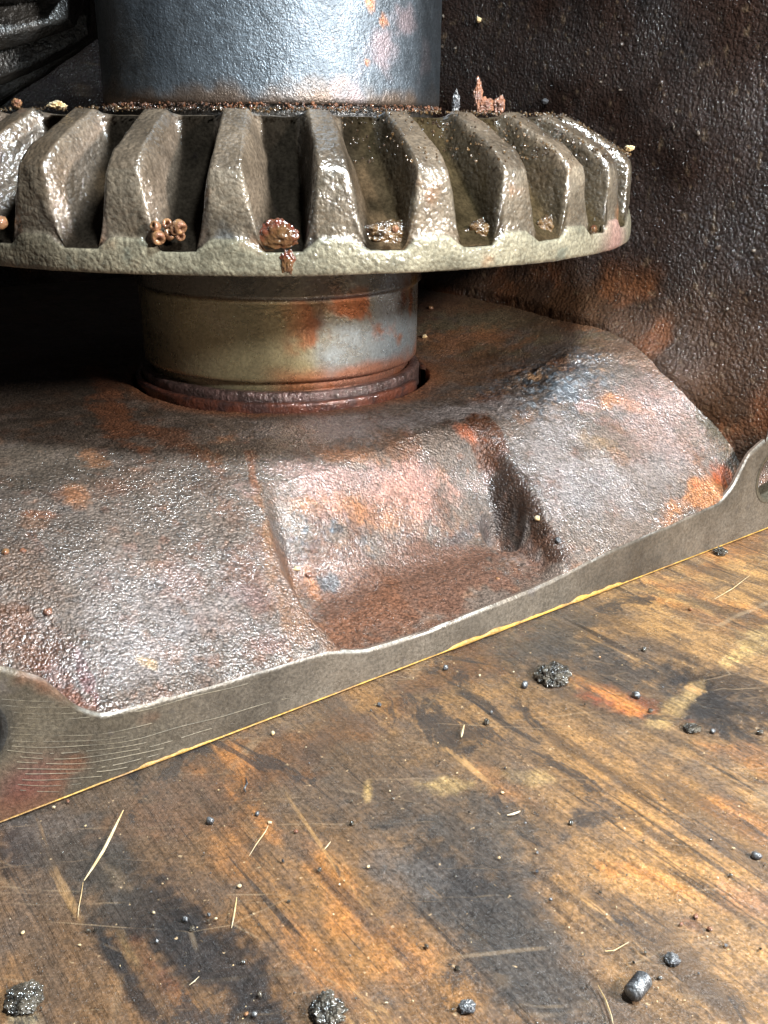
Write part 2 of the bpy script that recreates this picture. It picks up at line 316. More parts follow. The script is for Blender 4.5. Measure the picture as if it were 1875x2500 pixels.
def seg_sdf(Q, poly):
    n = len(poly); d = np.full(len(Q), 9.); ins = np.zeros(len(Q), bool)
    for i in range(n):
        a = poly[i]; b = poly[(i+1) % n]; e = b-a; w_ = Q-a
        h = np.clip((w_@e)/(e@e), 0, 1); d = np.minimum(d, np.hypot(*(w_-h[:, None]*e).T))
        c = ((a[1] <= Q[:, 1]) != (b[1] <= Q[:, 1])); xx = a[0]+(Q[:, 1]-a[1])/(b[1]-a[1]+1e-12)*e[0]
        ins ^= c & (Q[:, 0] < xx)
    return np.where(ins, d, -d)
_L = [on_ref(*p) for p in [(618, 1075), (640, 1190), (665, 1290), (700, 1400), (745, 1480)]]
_R = [on_ref(*p) for p in [(1385, 1395), (1370, 1330), (1320, 1240), (1260, 1150), (1215, 1070), (1180, 1030)]]
_M = [np.array([.20, -.12]), np.array([.74, -.12])]
_T = [on_ref(*p) for p in [(1000, 1035), (800, 1050)]]
POCK = np.array(_L+_M+_R+_T)
DIMP = on_ref(1232, 1195)
def body_h(s, t, detail=True):
    sh = s.shape; s = s.ravel(); t = t.ravel(); z = body_ref(s, t); Q = np.c_[s, t]
    d = seg_sdf(Q, POCK)
    wide = np.interp(s, [0, .3, .6, .8], [.035, .05, .065, .07])
    m = ss(0.0, 1.0, (d+.01)/wide)*(1-ss(.44, .56, t))
    pz = .060 + .025*ss(0, .16, t) + .275*ss(.15, .47, t)
    pz = pz + .034*np.exp(-((s-.33)/.12)**2-((t-.27)/.09)**2) + .016*np.exp(-((s-.52)/.07)**2-((t-.30)/.07)**2)
    z = z*(1-m)+np.minimum(pz, z)*m
    r = np.hypot(s-DIMP[0], (t-DIMP[1])); z = z - .045*(1-ss(.030, .054, r))
    z = np.where(t < .004, np.minimum(z, np.interp(s, B_S, B_Z)-.001), z)
    rg = np.hypot(s-GS, t-GT); z = z - .07*(1-ss(.384, .392, rg)) - .03*np.exp(-((rg-.395)/.02)**2)*ss(.25, .37, s-GS)*0
    # casting fillet against the side wall
    J = np.interp(t, [0, .16, .3, .5, .75], [.24, .34, .41, .45, .46]); dw = wall_s(t, J)-s
    z = z + .05*np.exp(-np.maximum(dw, 0)/.06)*ss(.05, .4, t) 
    return z.reshape(sh)
def on_body(x, y): return march(lambda s, t: body_h(s, t), x, y)
def body_pt(x, y):
    s, t = on_body(x, y); X, Y = W(s, t); return Vector((X, Y, float(body_h(np.array([s]), np.array([t]))[0])))
housing = thing('gearbox_housing', 'rusty cast iron gearbox housing lying open on the oil stained bench', 'gearbox housing', (P0[0], P0[1], 0))
def rel(X, Y, z): return np.c_[X-P0[0], Y-P0[1], z]
def body():
    S = axis([(-1.7, -.62, .03), (-.62, 1.46, .0024), (1.46, 1.60, .02)]); T = axis([(0.003, .72, .0024), (.72, 1.9, .012), (1.9, 3.3, .05)])
    s2, t2 = np.meshgrid(S, T); s, t = s2.ravel(), t2.ravel(); z = body_h(s, t); Q = np.c_[s, t]; P = np.c_[s, t, z]
    rough_area = np.clip(1.2-np.hypot((s-1.08)/.22, (t-.43)/.14), 0, 1)+.8*np.clip(1.2-np.hypot((s-.30)/.12, (t-.26)/.07), 0, 1)
    z = z + .0045*fbm(P, 11, 4, 2) + .0010*fbm(P, 50, 2, 7) + (.0006*noise(P, 105, 9)+.0007*noise(P, 190, 10))*(.75+.5*fbm(P, 6, 3, 19)) + rough_area*(.016*np.abs(fbm(P, 30, 4, 21))+.010*fbm(P, 20, 4, 22))
    z[:len(S)] = np.minimum(z[:len(S)], np.interp(S, B_S, B_Z)-.0015)
    base = np.array([.125, .092, .072])
    n1 = fbm(P, 5, 5, 4)[:, None]; n2 = fbm(P, 17, 4, 14)[:, None]
    col = base*(1+.45*n1+.3*n2)
    k = ss(.15, .6, fbm(P, 9, 5, 33))[:, None]*.55; col = col*(1-k)+np.array([.17, .062, .027])*k
    for sc_, cc_, lo_, sd_ in ((13, (.20, .085, .035), .22, 301), (28, (.16, .06, .03), .25, 302), (20, (.07, .06, .055), .28, 303), (45, (.28, .14, .08), .38, 304), (34, (.10, .075, .055), .35, 305), (60, (.045, .03, .02), .35, 306)):
        k = ss(lo_, lo_+.22, fbm(P, sc_, 5, sd_))[:, None]*.42; col = col*(1-k)+np.array(cc_)*k
    ra = np.clip(rough_area, 0, 1)[:, None]
    for sc_, cc_, lo_, sd_ in ((70, (.03, .04, .05), .05, 401), (90, (.14, .17, .20), .12, 402), (50, (.35, .20, .10), .30, 403)):
        k = ss(lo_, lo_+.2, fbm(P, sc_, 3, sd_))[:, None]*.85*ra; col = col*(1-k)+np.array(cc_)*k
    DK = (.040, .028, .018); BR = (.105, .060, .028); RB = (.17, .065, .035); OR = (.34, .135, .05); OX = (.17, .065, .03); BL = (.12, .14, .16); PK = (.34, .20, .17); GP = (.27, .235, .225); OL = (.13, .10, .055)
    lst = [(120, 950, 330, 110, 8, DK, .75, .6), (60, 1120, 240, 90, 0, (.09, .065, .045), .7, .6), (290, 1020, 110, 40, 55, OX, .85, .5), (250, 930, 80, 30, 50, OX, .8, .5), (400, 1060, 120, 26, 18, OX, .7, .6), (540, 1070, 30, 12, 0, OR, .5, .6), (230, 1125, 40, 18, 15, OR, .45, .6),
           (190, 1205, 40, 30, 60, OR, .45, .6), (90, 1250, 50, 12, 8, OX, .7, .6), (1250, 760, 300, 90, -3, OL, .8, .5), (1130, 830, 150, 32, -4, OR, .55, .6), (1120, 745, 120, 22, 0, OX, .55, .6), (1480, 790, 130, 24, 12, OR, .6, .6), (1400, 740, 110, 50, 20, OX, .6, .6), (1100, 900, 160, 50, -10, (.15, .07, .03), .7, .6),
           (1560, 860, 170, 36, 25, (.16, .08, .04), .6, .6), (1450, 960, 150, 60, 20, BL, .3, .7), (1490, 975, 28, 22, 0, OR, .7, .5), (1540, 990, 40, 14, 20, OR, .5, .6), (1430, 990, 30, 20, 40, PK, .6, .6), (1380, 960, 40, 24, 0, BL, .6, .5), (1460, 1080, 60, 14, 20, (.34, .19, .07), .35, .7), (1600, 1020, 120, 90, 50, PK, .35, .7),
           (1720, 1200, 70, 36, -10, OR, .9, .5), (1750, 1160, 50, 30, 50, (.40, .09, .03), .8, .5), (1760, 1040, 50, 90, -10, (.045, .032, .014), .9, .45), (1800, 1100, 30, 60, 10, (.02, .014, .009), .9, .4), (1750, 950, 100, 26, 40, OX, .7, .6), (1690, 1110, 60, 20, 60, (.16, .06, .02), .6, .6), (1500, 1180, 220, 80, -20, GP, .45, .7), (1350, 1120, 90, 120, 0, GP, .5, .7),
           (1120, 1010, 160, 30, -12, GP, .6, .7), (800, 1040, 210, 30, -4, GP, .5, .7),
           (1190, 1080, 76, 46, 62, (.075, .026, .009), 1., .35), (1235, 1180, 70, 54, 70, (.03, .014, .007), 1., .3), (1305, 1260, 130, 46, 62, (.042, .018, .008), 1., .3), (1370, 1350, 60, 24, 70, (.06, .03, .018), .8, .5), (1130, 1050, 60, 20, 20, (.32, .085, .03), .7, .6),  # rust browns darkened as painted shade on the pocket's left-facing wall
           (900, 1250, 190, 40, 12, OR, .65, .6), (1010, 1200, 90, 60, 10, (.46, .22, .16), .6, .6), (850, 1110, 60, 36, 10, OR, .45, .6), (760, 1180, 90, 70, 50, PK, .6, .6), (900, 1170, 200, 50, 0, PK, .5, .7),
           (1000, 1430, 330, 110, -22, (.125, .062, .040), .9, .45), (900, 1510, 160, 60, -25, (.15, .065, .035), .8, .5), (800, 1425, 36, 26, 20, (.06, .065, .07), .8, .5), (1150, 1300, 60, 24, 0, (.07, .06, .06), .6, .5), (765, 1440, 40, 14, 60, OR, .5, .6),
           (650, 1320, 14, 150, -10, (.20, .095, .04), .8, .5), (720, 1450, 14, 110, -35, (.17, .085, .045), .8, .5), (620, 1150, 12, 60, -12, OX, .8, .5),
           (70, 1560, 130, 90, 35, (.10, .042, .020), .85, .5), (170, 1690, 110, 30, 55, (.15, .055, .03), .9, .45), (60, 1400, 110, 60, 20, (.12, .07, .045), .6, .6), (210, 1660, 16, 70, -20, (.13, .03, .028), .8, .5),
           (430, 1420, 60, 60, 0, (.22, .09, .06), .35, .8), (660, 1580, 40, 34, 0, (.22, .09, .07), .35, .8), (362, 1618, 26, 9, 25, (.6, .35, .1), .8, .5), (330, 1600, 160, 90, -15, GP, .5, .7), (500, 1500, 200, 110, -20, GP, .35, .8), (300, 1440, 160, 90, 0, GP, .3, .8), (580, 1450, 90, 30, 10, (.16, .10, .09), .5, .6)]
    col = stains_and_shade(Q, col, lst, on_body, 3, .022, 14)
    # rust seat around the bearing ring
    rg = np.hypot(s-GS, t-GT); k = (.8*(1-ss(.39, .45, rg+.03*fbm(P, 14, 4, 71))))[:, None]; col = col*(1-k)+np.array([.20, .075, .03])*k
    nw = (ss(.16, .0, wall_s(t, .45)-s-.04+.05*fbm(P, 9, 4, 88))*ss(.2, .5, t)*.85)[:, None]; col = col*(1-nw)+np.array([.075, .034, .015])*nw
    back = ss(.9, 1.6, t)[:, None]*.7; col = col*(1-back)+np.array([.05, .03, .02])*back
    sp = ss(.45, .7, noise(P, 120, 44))[:, None]*.5; col = col*(1-sp)+col*.25*sp
    pm = ss(0, .04, seg_sdf(Q, POCK)+.012*fbm(P, 14, 4, 205))
    wt = 1-.55*ss(.50, .66, t+.06*fbm(P, 7, 4, 203)-.25*ss(.9, 1.3, s))-.75*pm*ss(.25, .17, t+.05*fbm(P, 9, 4, 207)); wt *= .75+.25*ss(-.3, .3, fbm(P, 10, 4, 204))
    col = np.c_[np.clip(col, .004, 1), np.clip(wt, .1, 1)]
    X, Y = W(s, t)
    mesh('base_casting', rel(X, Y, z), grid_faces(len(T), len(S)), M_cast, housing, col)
body()
def walls():
    # inner surface of the surrounding wall, as a path in (s, t) swept upwards
    path = [(1.42, t) for t in np.arange(0, 1.6, .007)]
    def arc(cx, cy, r, a0, a1, n): return [(cx+r*math.cos(a), cy+r*math.sin(a)) for a in np.linspace(a0, a1, n)]
    path += arc(1.22, 2.6, .25, 0, math.pi/2, 14)+[(s, 2.85) for s in np.linspace(1.0, -1.2, 40)]+arc(-1.3, 2.55, .3, math.pi/2, math.pi, 10)+[(-1.6, t) for t in np.linspace(2.4, .06, 14)]
    path = np.array(path); Z = axis([(.06, 1.45, .0075), (1.45, 2.6, .08)])
    tan = np.gradient(path, axis=0); nr = np.c_[tan[:, 1], -tan[:, 0]]; nr /= np.linalg.norm(nr, axis=1)[:, None]   # outward
    i, j = [a.ravel() for a in np.meshgrid(np.arange(len(path)), np.arange(len(Z)))]
    z = Z[j]; s = path[i, 0].copy(); t = path[i, 1].copy(); P = np.c_[s, t, z]
    off = .10*(z-.3)+.05*ss(.3, 1.4, t)*(s > 1.2) + .016*fbm(P, 3, 5, 5)+.0025*fbm(P, 30, 3, 6)+.0015*noise(P, 95, 8)
    off -= .010*ss(.55, .85, fbm(P, 16, 4, 61))
    JJ = np.interp(P[:, 1], [0, .16, .3, .5, .75], [.22, .33, .41, .47, .49]); off -= .075*np.exp(-np.maximum(z-JJ+.01, 0)/.055)*(P[:, 0] > 1.3)*ss(.02, .3, P[:, 1])
    s += nr[i, 0]*off; t += nr[i, 1]*off
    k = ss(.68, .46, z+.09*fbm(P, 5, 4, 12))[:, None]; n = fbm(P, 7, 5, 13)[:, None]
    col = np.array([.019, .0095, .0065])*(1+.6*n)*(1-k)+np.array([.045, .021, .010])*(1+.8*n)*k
    k = ss(.05, .4, fbm(P, 9, 6, 17))[:, None]*.75*ss(.66, .50, z)[:, None]; col = col*(1-k)+np.array([.13, .045, .016])*k
    k = ss(.5, .8, fbm(P, 5, 4, 19))[:, None]*.5*ss(.9, 1.2, z)[:, None]; col = col*(1-k)+np.array([.035, .035, .036])*k
    k = ss(.62, .8, noise(P, 60, 23))[:, None]*.35; col = col*(1-k)+np.array([.18, .12, .07])*k
    col = col*(1-.6*ss(2.4, 2.7, t)[:, None]); wt = np.clip(.55+.9*fbm(P, 7, 4, 55), .15, 1)[:, None]  # rear wall colour darkened to imitate deep shade
    col = np.c_[np.clip(col, .003, 1), wt]
    X, Y = W(s, t)
    global WALL; WALL = np.c_[X, Y, z][(P[:, 1] < 1.5) & (P[:, 0] > 1.3) & (z > .5) & (z < 1.4)]
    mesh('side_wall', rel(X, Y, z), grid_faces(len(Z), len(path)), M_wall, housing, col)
walls()
def flange():
    S = list(np.arange(-1.2, 1.9, .004)); nS = len(S); S = np.array(S)
    top = np.interp(S, B_S, B_Z); k = np.exp(-(np.arange(-6, 7)/3.)**2); k /= k.sum(); top = np.convolve(np.pad(top, 6, mode='edge'), k, 'valid')
    top = top + .0016*fbm(np.c_[S, 0*S, 0*S], 30, 3, 3)
    holes = [(1.468, .148, .062, 'right'), (-.477, .158, .052, 'left')]
    m_ = 40; V = []; col = []
    U = np.linspace(0, 1, m_)
    s, u = [a.ravel() for a in np.meshgrid(S, U)]; tp = np.tile(top, m_); z = .003+(tp-.003)*u
    t = np.zeros_like(s); 
    e = .006; t = np.where(tp-z < e, (e-(tp-z))*.8, t)           # softened upper edge
    # open the bolt holes: push grid points outwards to the rim of each hole
    keep = np.ones(len(s), bool)
    for (hs, hz, r, _) in holes:
        d = np.hypot(s-hs, z-hz); inside = d < r; keep &= d > r*.80
        f = np.where(inside, r/np.maximum(d, 1e-4), 1); s = hs+(s-hs)*f; z = hz+(z-hz)*f
    F = grid_faces(m_, nS); F = F[keep[F].all(1)]
    P = np.c_[s, z, 0*s]; t = t+.0008*fbm(P, 14, 3, 3)
    base = np.array([.130, .107, .082]); col = base*(1+.6*fbm(P*[1, .5, 1], 7, 4, 41)[:, None]+.25*fbm(P, 30, 4, 42)[:, None])
    kk = (ss(.1, -.45, s)*.6)[:, None]; col = col*(1-kk)+np.array([.095, .075, .045])*(1+.5*fbm(P, 10, 3, 9)[:, None])*kk
    kk = (ss(.2, .5, fbm(P, 9, 4, 43))*.5*ss(.3, -.3, s))[:, None]; col = col*(1-kk)+np.array([.19, .07, .03])*kk
    kk = (np.exp(-((s+.40)/.05)**2-((z-.05)/.035)**2)*.7)[:, None]; col = col*(1-kk)+np.array([.16, .05, .04])*kk
    hd = np.hypot(s+.477, z-.158); kk = (1-ss(.052, .085, hd))[:, None]*.75; col = col*(1-kk)+np.array([.03, .03, .028])*kk
    kk = (ss(.5, .75, fbm(P, 24, 3, 51))*.6)[:, None]; col = col*(1-kk)+np.array([.10, .085, .08])*kk
    lip = ((tp-z) < .0045)[:, None]*.4*ss(-.15, .4, fbm(P, 12, 3, 8))[:, None]; col = col*(1-lip)+np.array([.5, .5, .47])*lip
    X, Y = W(s, t)
    pts = [rel(X, Y, z)]; cols = [col]; Fs = [F]; off = len(s)
    # top edge running back, hole bores
    t3 = np.r_[np.full(nS, e*.8), np.full(nS, .012)]; s3 = np.r_[S, S]; z3 = np.r_[top, top-.001]; X, Y = W(s3, t3+0); pts.append(rel(X, Y, z3)); cols.append(np.tile([.18, .13, .1], (2*nS, 1))); Fs.append(grid_faces(2, nS)[:, ::-1]+off); off += 2*nS
    for hs, hz, r, _ in holes:
        n = 64; a = np.linspace(0, 2*np.pi, n, endpoint=False); rows = [(r*1.16, -.0012), (r*1.0, -.0012), (r*.96, .004), (r*.96, .09)]
        s4 = np.concatenate([hs+q*np.cos(a) for q, _ in rows]); z4 = np.concatenate([hz+q*np.sin(a) for q, _ in rows]); t4 = np.concatenate([np.full(n, d) for _, d in rows])
        X, Y = W(s4, t4); pts.append(rel(X, Y, np.maximum(z4, .003))); cc = np.tile([.10, .085, .06] if hs > 0 else [.035, .033, .03], (len(s4), 1)); cols.append(cc); Fs.append(grid_faces(len(rows), n, True)[:, ::-1]+off); off += len(s4)
    # back sheet of the ears
    mesh('flange', np.vstack(pts), np.vstack(Fs)[:, ::-1], M_face, housing, np.clip(np.vstack(cols), .004, 1))
flange()
def tool_marks():
    # parallel cutter marks on the flange: shallow ridges that curve round the left bolt hole
    V = []; F = []
    rnd = random.Random(3)
    for k in range(17):
        z0 = -.035+.0098*k+rnd.uniform(-.001, .001); s0 = -.43+rnd.random()*.03; s1 = .02-.35*rnd.random()+.1*math.sin(k); n = 40; wd = .0004+.0004*rnd.random(); row = []
        for i in range(n):
            cs = s0+(s1-s0)*i/(n-1); cz = z0-.10*(cs+.1)+1.0*max(0, -.2-cs)**2+.0012*math.sin(cs*40+k)
            tp = float(np.interp(cs, B_S, B_Z))-.009
            if cz < .012 or cz > tp or math.hypot(cs+.477, cz-.158) < .062 or rnd.random() < .05: row.append(None); continue
            X, Y = W(cs, .0002); X2, Y2 = W(cs, -.0009); b = len(V)
            V += [(X-P0[0], Y-P0[1], cz-wd), (X2-P0[0], Y2-P0[1], cz), (X-P0[0], Y-P0[1], cz+wd)]; row.append(b)
        for p, q in zip(row, row[1:]):
            if p is not None and q is not None: F += [(p, q, q+1, p+1), (p+1, q+1, q+2, p+2)]
    o = mesh('cutter_mark', np.array(V), np.array(F), M_face2, housing); o['kind'] = 'stuff'
M_face2 = material('bright_cutter_ridge', base=(.16, .13, .085), var=((.10, .085, .06), 30), rough=(.45, .6), metal=.2, bumps=((120, .001, 2),))
tool_marks()
def edge_strip():  # uneven yellow strip along the lower edge of the flange
    S = np.arange(-1.2, 1.75, .006); n = len(S); P = np.c_[S, 0*S, 0*S]
    g = np.interp(S, [-1.2, -.35, -.2, -.05, .0, .35, .45, .9, 1.0, 1.15, 1.3, 1.75], [0, .0002, .0045, .003, .0003, .0006, .004, .0075, .006, .0006, .0015, .003])*np.clip(.9+2.4*fbm(P, 16, 4, 4), 0, 2)
    h = np.clip(g, .0005, .02)*1.0; out = .0012+.4*h
    rows = [(0*S+.004, 0*S+.002+h), (-out*.5, .001+h), (-out, .0005+h*.5), (-out*.8, 0*S+.001)]
    V = []
    for t, z in rows:
        X, Y = W(S, t); V.append(rel(X, Y, z))
    mesh('lower_edge_strip', np.vstack(V), grid_faces(4, n)[:, ::-1], M_edge_strip, housing)
edge_strip()
# ================================================================== THE BEVEL GEAR
NT = 30; PH0 = math.radians(.5); PT = 2*math.pi/NT
gear = thing('bevel_gear', 'large round gear with greasy brown teeth, directly under the blue grey cylinder', 'gear', (GX, GY_, 0))
def tooth_profile(phi, wob=0, q=0.):
    us = ((phi-PH0)/PT+.5) % 1-.5; foot = np.where(us > 0, .335+.10*math.sin(math.pi*q)**.7, .30-.03*math.sin(math.pi*q)); u = np.abs(us)+wob; x = np.clip((foot-u)/(foot-.145), 0, 1); return .6*x+.4*x*x*(3-2*x)
def build_gear():
    nph = NT*44; phi = np.arange(nph)*2*np.pi/nph - np.pi
    rows = []   # (rho, z_tip, z_root, kind)
    rows += [(.38, .966, .966), (.55, .968, .968), (.655, .970, .970), (.68, .974, .968), (.688, .978, .955), (.694, .980, .935), (.699, .980, .922)]
    for q in np.linspace(.03, 1, 34): rows.append((.699+.151*q, .980-.079*q-.014*(max(0, q-.70)/.30)**2, .914-.156*q))
    nc = len(rows)
    R, A = [], []
    V = np.zeros((0, 3)); G = []; reg = []; gid = []
    def put(rho, z, g, rr): nonlocal V; V = np.vstack([V, np.c_[rho*np.sin(phi), -rho*np.cos(phi), z]]); G.append(g); reg.append(np.full(nph, rr)); 
    for k, (rho, zt, zr) in enumerate(rows):
        wob = .03*fbm(np.c_[np.cos(phi)*3, np.sin(phi)*3, 0*phi+rho*3], 4, 3, 3)
        qq = min(1., max(0., (rho-.70)/.15)); g = tooth_profile(phi, wob, qq if qq < .999 else 0.); z = zr+(zt-zr)*g
        put(np.full(nph, rho), z, g, 0 if k < 3 else 1)
    ze = z.copy(); ge = g.copy(); zb = .777-.020*(1-ge)
    for q in np.linspace(.05, 1, 20):
        bul = .0035*math.sin(math.pi*min(1, q*1.2)); put(.851+.007*q+bul+0*phi, np.minimum(ze-.004*min(1, q*6), ze+(zb-ze)*q), ge, 2)
    put(.863+0*phi, zb-.004, ge*0, 3); 
    for q in np.linspace(.1, 1, 9): put(.864+.002*math.sin(q*3)+0*phi, (zb-.005)+(.7165-zb+.005)*q, ge*0, 3)
    put(.861+0*phi, .7135+0*phi, ge*0, 3); put(.84+0*phi, .713+0*phi, ge*0, 4)
    for r in (.7, .5, .35): put(r+0*phi, .713+0*phi, ge*0, 4)
    n = len(V)//nph; F = grid_faces(n, nph, True); G = np.concatenate(G); reg = np.concatenate(reg)
    # lumpy grime displaced along the normals
    me = bpy.data.meshes.new('tmp'); me.from_pydata(V.tolist(), [], F.tolist()); me.update(); nr = np.zeros(len(V)*3, np.float32); me.vertices.foreach_get('normal', nr); nr = nr.reshape(-1, 3).astype(float)
    flank = (G > .03) & (G < .97)
    right = ss(-.6, .9, V[:, 0])                       # more grease towards the right
    amp = .0022+.0025*right
    d = amp*fbm(V, 22, 3, 5)+amp*.3*fbm(V, 70, 2, 6)
    lump = ss(.30, .7, fbm(V, 15, 4, 77)); d += lump*.006*((G < .25) & (reg >= 1) & (reg < 3))*(.4+right)
    d *= (reg < 4)*(1-.5*(reg == 3)); V2 = V+nr*d[:, None]
    me.vertices.foreach_set('co', V2.ravel().astype(np.float32)); me.update(); me.vertices.foreach_get('normal', nrf := np.zeros(len(V)*3, np.float32)); NR = nrf.reshape(-1, 3)
    bpy.data.meshes.remove(me)
    # colours
    P = V; n1 = fbm(P, 9, 5, 14)[:, None]; n2 = fbm(P, 30, 4, 15)[:, None]
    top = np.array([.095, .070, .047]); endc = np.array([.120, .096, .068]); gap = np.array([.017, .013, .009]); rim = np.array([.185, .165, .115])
    col = np.tile(top, (len(V), 1)); e2 = ss(.4, .9, G)[:, None]
    col = np.where((reg == 2)[:, None], endc, col)
    gcol = gap*.5+ss(14, 24, np.degrees(np.arctan2(V[:, 0], -V[:, 1])))[:, None]*np.array([.020, .014, .006]); lf = ss(.0, .25, ((((phi[np.arange(len(V)) % nph]-PH0)/PT+.5) % 1)-.5)*-1)[:, None]; kk = np.maximum((1-ss(.02, .38, G))[:, None], (1-ss(.80, .985, G))[:, None]*lf*.9)*((reg >= 1) & (reg <= 2))[:, None]; col = col*(1-kk)+gcol*kk  # dark grime in the gaps; left-facing flanks darkened too, as painted shade
    fk = (np.exp(-((G-.5)/.28)**2))[:, None]*.5*((reg >= 1) & (reg <= 2))[:, None]*ss(.2, -.4, V[:, :1]); col = col*(1-fk)+np.array([.22, .16, .12])*fk
    col = np.where((reg >= 3)[:, None], rim, col)
    az = np.degrees(np.arctan2(V[:, 0], -V[:, 1]))[:, None]
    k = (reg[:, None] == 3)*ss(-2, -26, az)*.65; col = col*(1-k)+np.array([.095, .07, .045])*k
    col = col*(1+.7*n1+.5*n2)
    k = ss(.15, .5, fbm(P, 7, 5, 97))[:, None]*.6*(reg[:, None] < 3); col = col*(1-k)+np.array([.075, .048, .026])*k
    k = ss(.25, .6, fbm(P, 13, 4, 91))[:, None]*.55*(reg[:, None] >= 2); col = col*(1-k)+np.array([.22, .09, .03])*k
    k = ss(.38, .6, fbm(P, 18, 4, 92))[:, None]*.6*(reg[:, None] == 3); col = col*(1-k)+np.array([.09, .10, .08])*k
    k = ss(.3, .6, fbm(P, 12, 4, 95))[:, None]*.6*(reg[:, None] == 2)*ss(.7, 1., G[:, None]); col = col*(1-k)+np.array([.06, .075, .085])*k
    k = (reg[:, None] == 3)*np.exp(-((az-62)/5)**2)*.7; col = col*(1-k)+np.array([.30, .16, .14])*k
    k = (reg[:, None] == 4); col = np.where(k, np.array([.03, .028, .025]), col)
    wetg = 1-(1-ss(.06, .45, G))*((reg >= 1) & (reg <= 2)); wetg = np.where(reg == 3, .45, wetg)*(.55+.45*ss(-.3, .3, fbm(P, 8, 4, 98)))
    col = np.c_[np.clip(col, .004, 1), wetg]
    # split: every tooth a mesh of its own, the rest is the gear body
    rw = F[:, 0]//nph; cj = F[:, 0] % nph
    tooth_face = (G[F].max(1) > .02) & (rw >= 3) & (rw < nc+19)
    num = np.floor(((phi[cj]+np.pi/nph-PH0)/PT)+.5).astype(int) % NT
    for k in [-1]+list(range(NT)):
        sel = ~tooth_face if k < 0 else tooth_face & (num == k)
        f = F[sel]; u, inv = np.unique(f, return_inverse=True); f = inv.reshape(-1, 4)
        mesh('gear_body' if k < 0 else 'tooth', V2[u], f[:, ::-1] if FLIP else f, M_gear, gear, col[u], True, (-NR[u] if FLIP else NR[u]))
FLIP = False
build_gear()
def lathe(name, prof, m, parent, colf=None, n=240, disp=0, seed=0, gap=None):
    a = np.arange(n)*2*np.pi/n; V = []
    if gap: a = np.radians(np.linspace(gap[1], gap[0]+360, n))
    pr = []
    for (r0, z0), (r1, z1) in zip(prof, prof[1:]):
        L_ = max(1, int(math.hypot(r1-r0, z1-z0)/.006)); 
        for i in range(L_): pr.append((r0+(r1-r0)*i/L_, z0+(z1-z0)*i/L_))
    pr.append(prof[-1])
    V = np.vstack([np.c_[r*np.sin(a), -r*np.cos(a), np.full(n, z)] for r, z in pr])
    if disp:
        d = disp*fbm(V, 30, 4, seed); rr = np.hypot(V[:, 0], V[:, 1]); V[:, :2] *= (1+d/np.maximum(rr, .05))[:, None]; V[:, 2] += disp*.6*fbm(V, 30, 3, seed+3)
    col = np.clip(colf(V), .003, 1) if colf is not None else None
    return mesh(name, V, grid_faces(len(pr), n, not gap), m, parent, col)
def hub_col(V):
    az = np.degrees(np.arctan2(V[:, 0], -V[:, 1]))[:, None]; z = V[:, 2:]; n = fbm(V, 8, 5, 5)[:, None]
    col = np.array([.50, .43, .25])*(1+.35*n)
    k = ss(.3, .7, z*0+n+.5)*.3; col = col*(1-k)+np.array([.30, .27, .22])*k
    U = np.c_[np.cos(np.radians(az))*.36, np.sin(np.radians(az))*.36, z*1.0]
    k = ss(8, 36, az+22*fbm(U, 12, 4, 7)[:, None]); col = col*(1-k*.8)+np.array([.40, .48, .55])*k*.8
    m = ss(.05, .32, fbm(U, 14, 5, 9))[:, None]*ss(0, 20, az)*.9; col = col*(1-m)+np.array([.48, .17, .07])*m
    m = ss(.05, .4, fbm(U, 9, 5, 19))[:, None]*ss(10, 22, az)*ss(.47, .56, z)*.8; col = col*(1-m)+np.array([.12, .05, .03])*m
    m = ss(.45, .41, z+.02*fbm(U, 20, 3, 3)[:, None])*ss(-5, 12, az)*.8; col = col*(1-m)+np.array([.5, .17, .07])*m
    m = ss(.585, .592, z)*.75; col = col*(1-m)+np.array([.10, .10, .10])*m
    m = ss(.2, .5, fbm(U, 10, 4, 29))[:, None]*ss(20, 34, az)*.6; col = col*(1-m)+np.array([.45, .30, .08])*m
    return col
lathe('hub', [(.362, .713), (.3635, .594), (.3585, .590), (.3560, .586), (.3548, .425), (.3545, .407), (.350, .400), (.335, .398), (.330, .34), (.33, .30)], M_hub, gear, hub_col, 300, .0006, 3)
# ------------------------------------------------------------------ bearing ring in the floor of the housing
ring = thing('bearing_ring', 'thin rusty bearing ring seated in the casting around the gear hub', 'bearing ring', (GX, GY_, 0))
lathe('outer_ring', [(.3665, .30), (.3665, .3565), (.3685, .3605), (.3790, .3590), (.3815, .3560), (.3815, .30)], M_ring, ring, None, 400, .0010, 5, (68, 86))
lathe('inner_race', [(.334, .30), (.336, .372), (.340, .3800), (.3565, .3800), (.3605, .3770), (.3625, .3700), (.3630, .30)], M_race, ring, None, 400, .0022, 8)
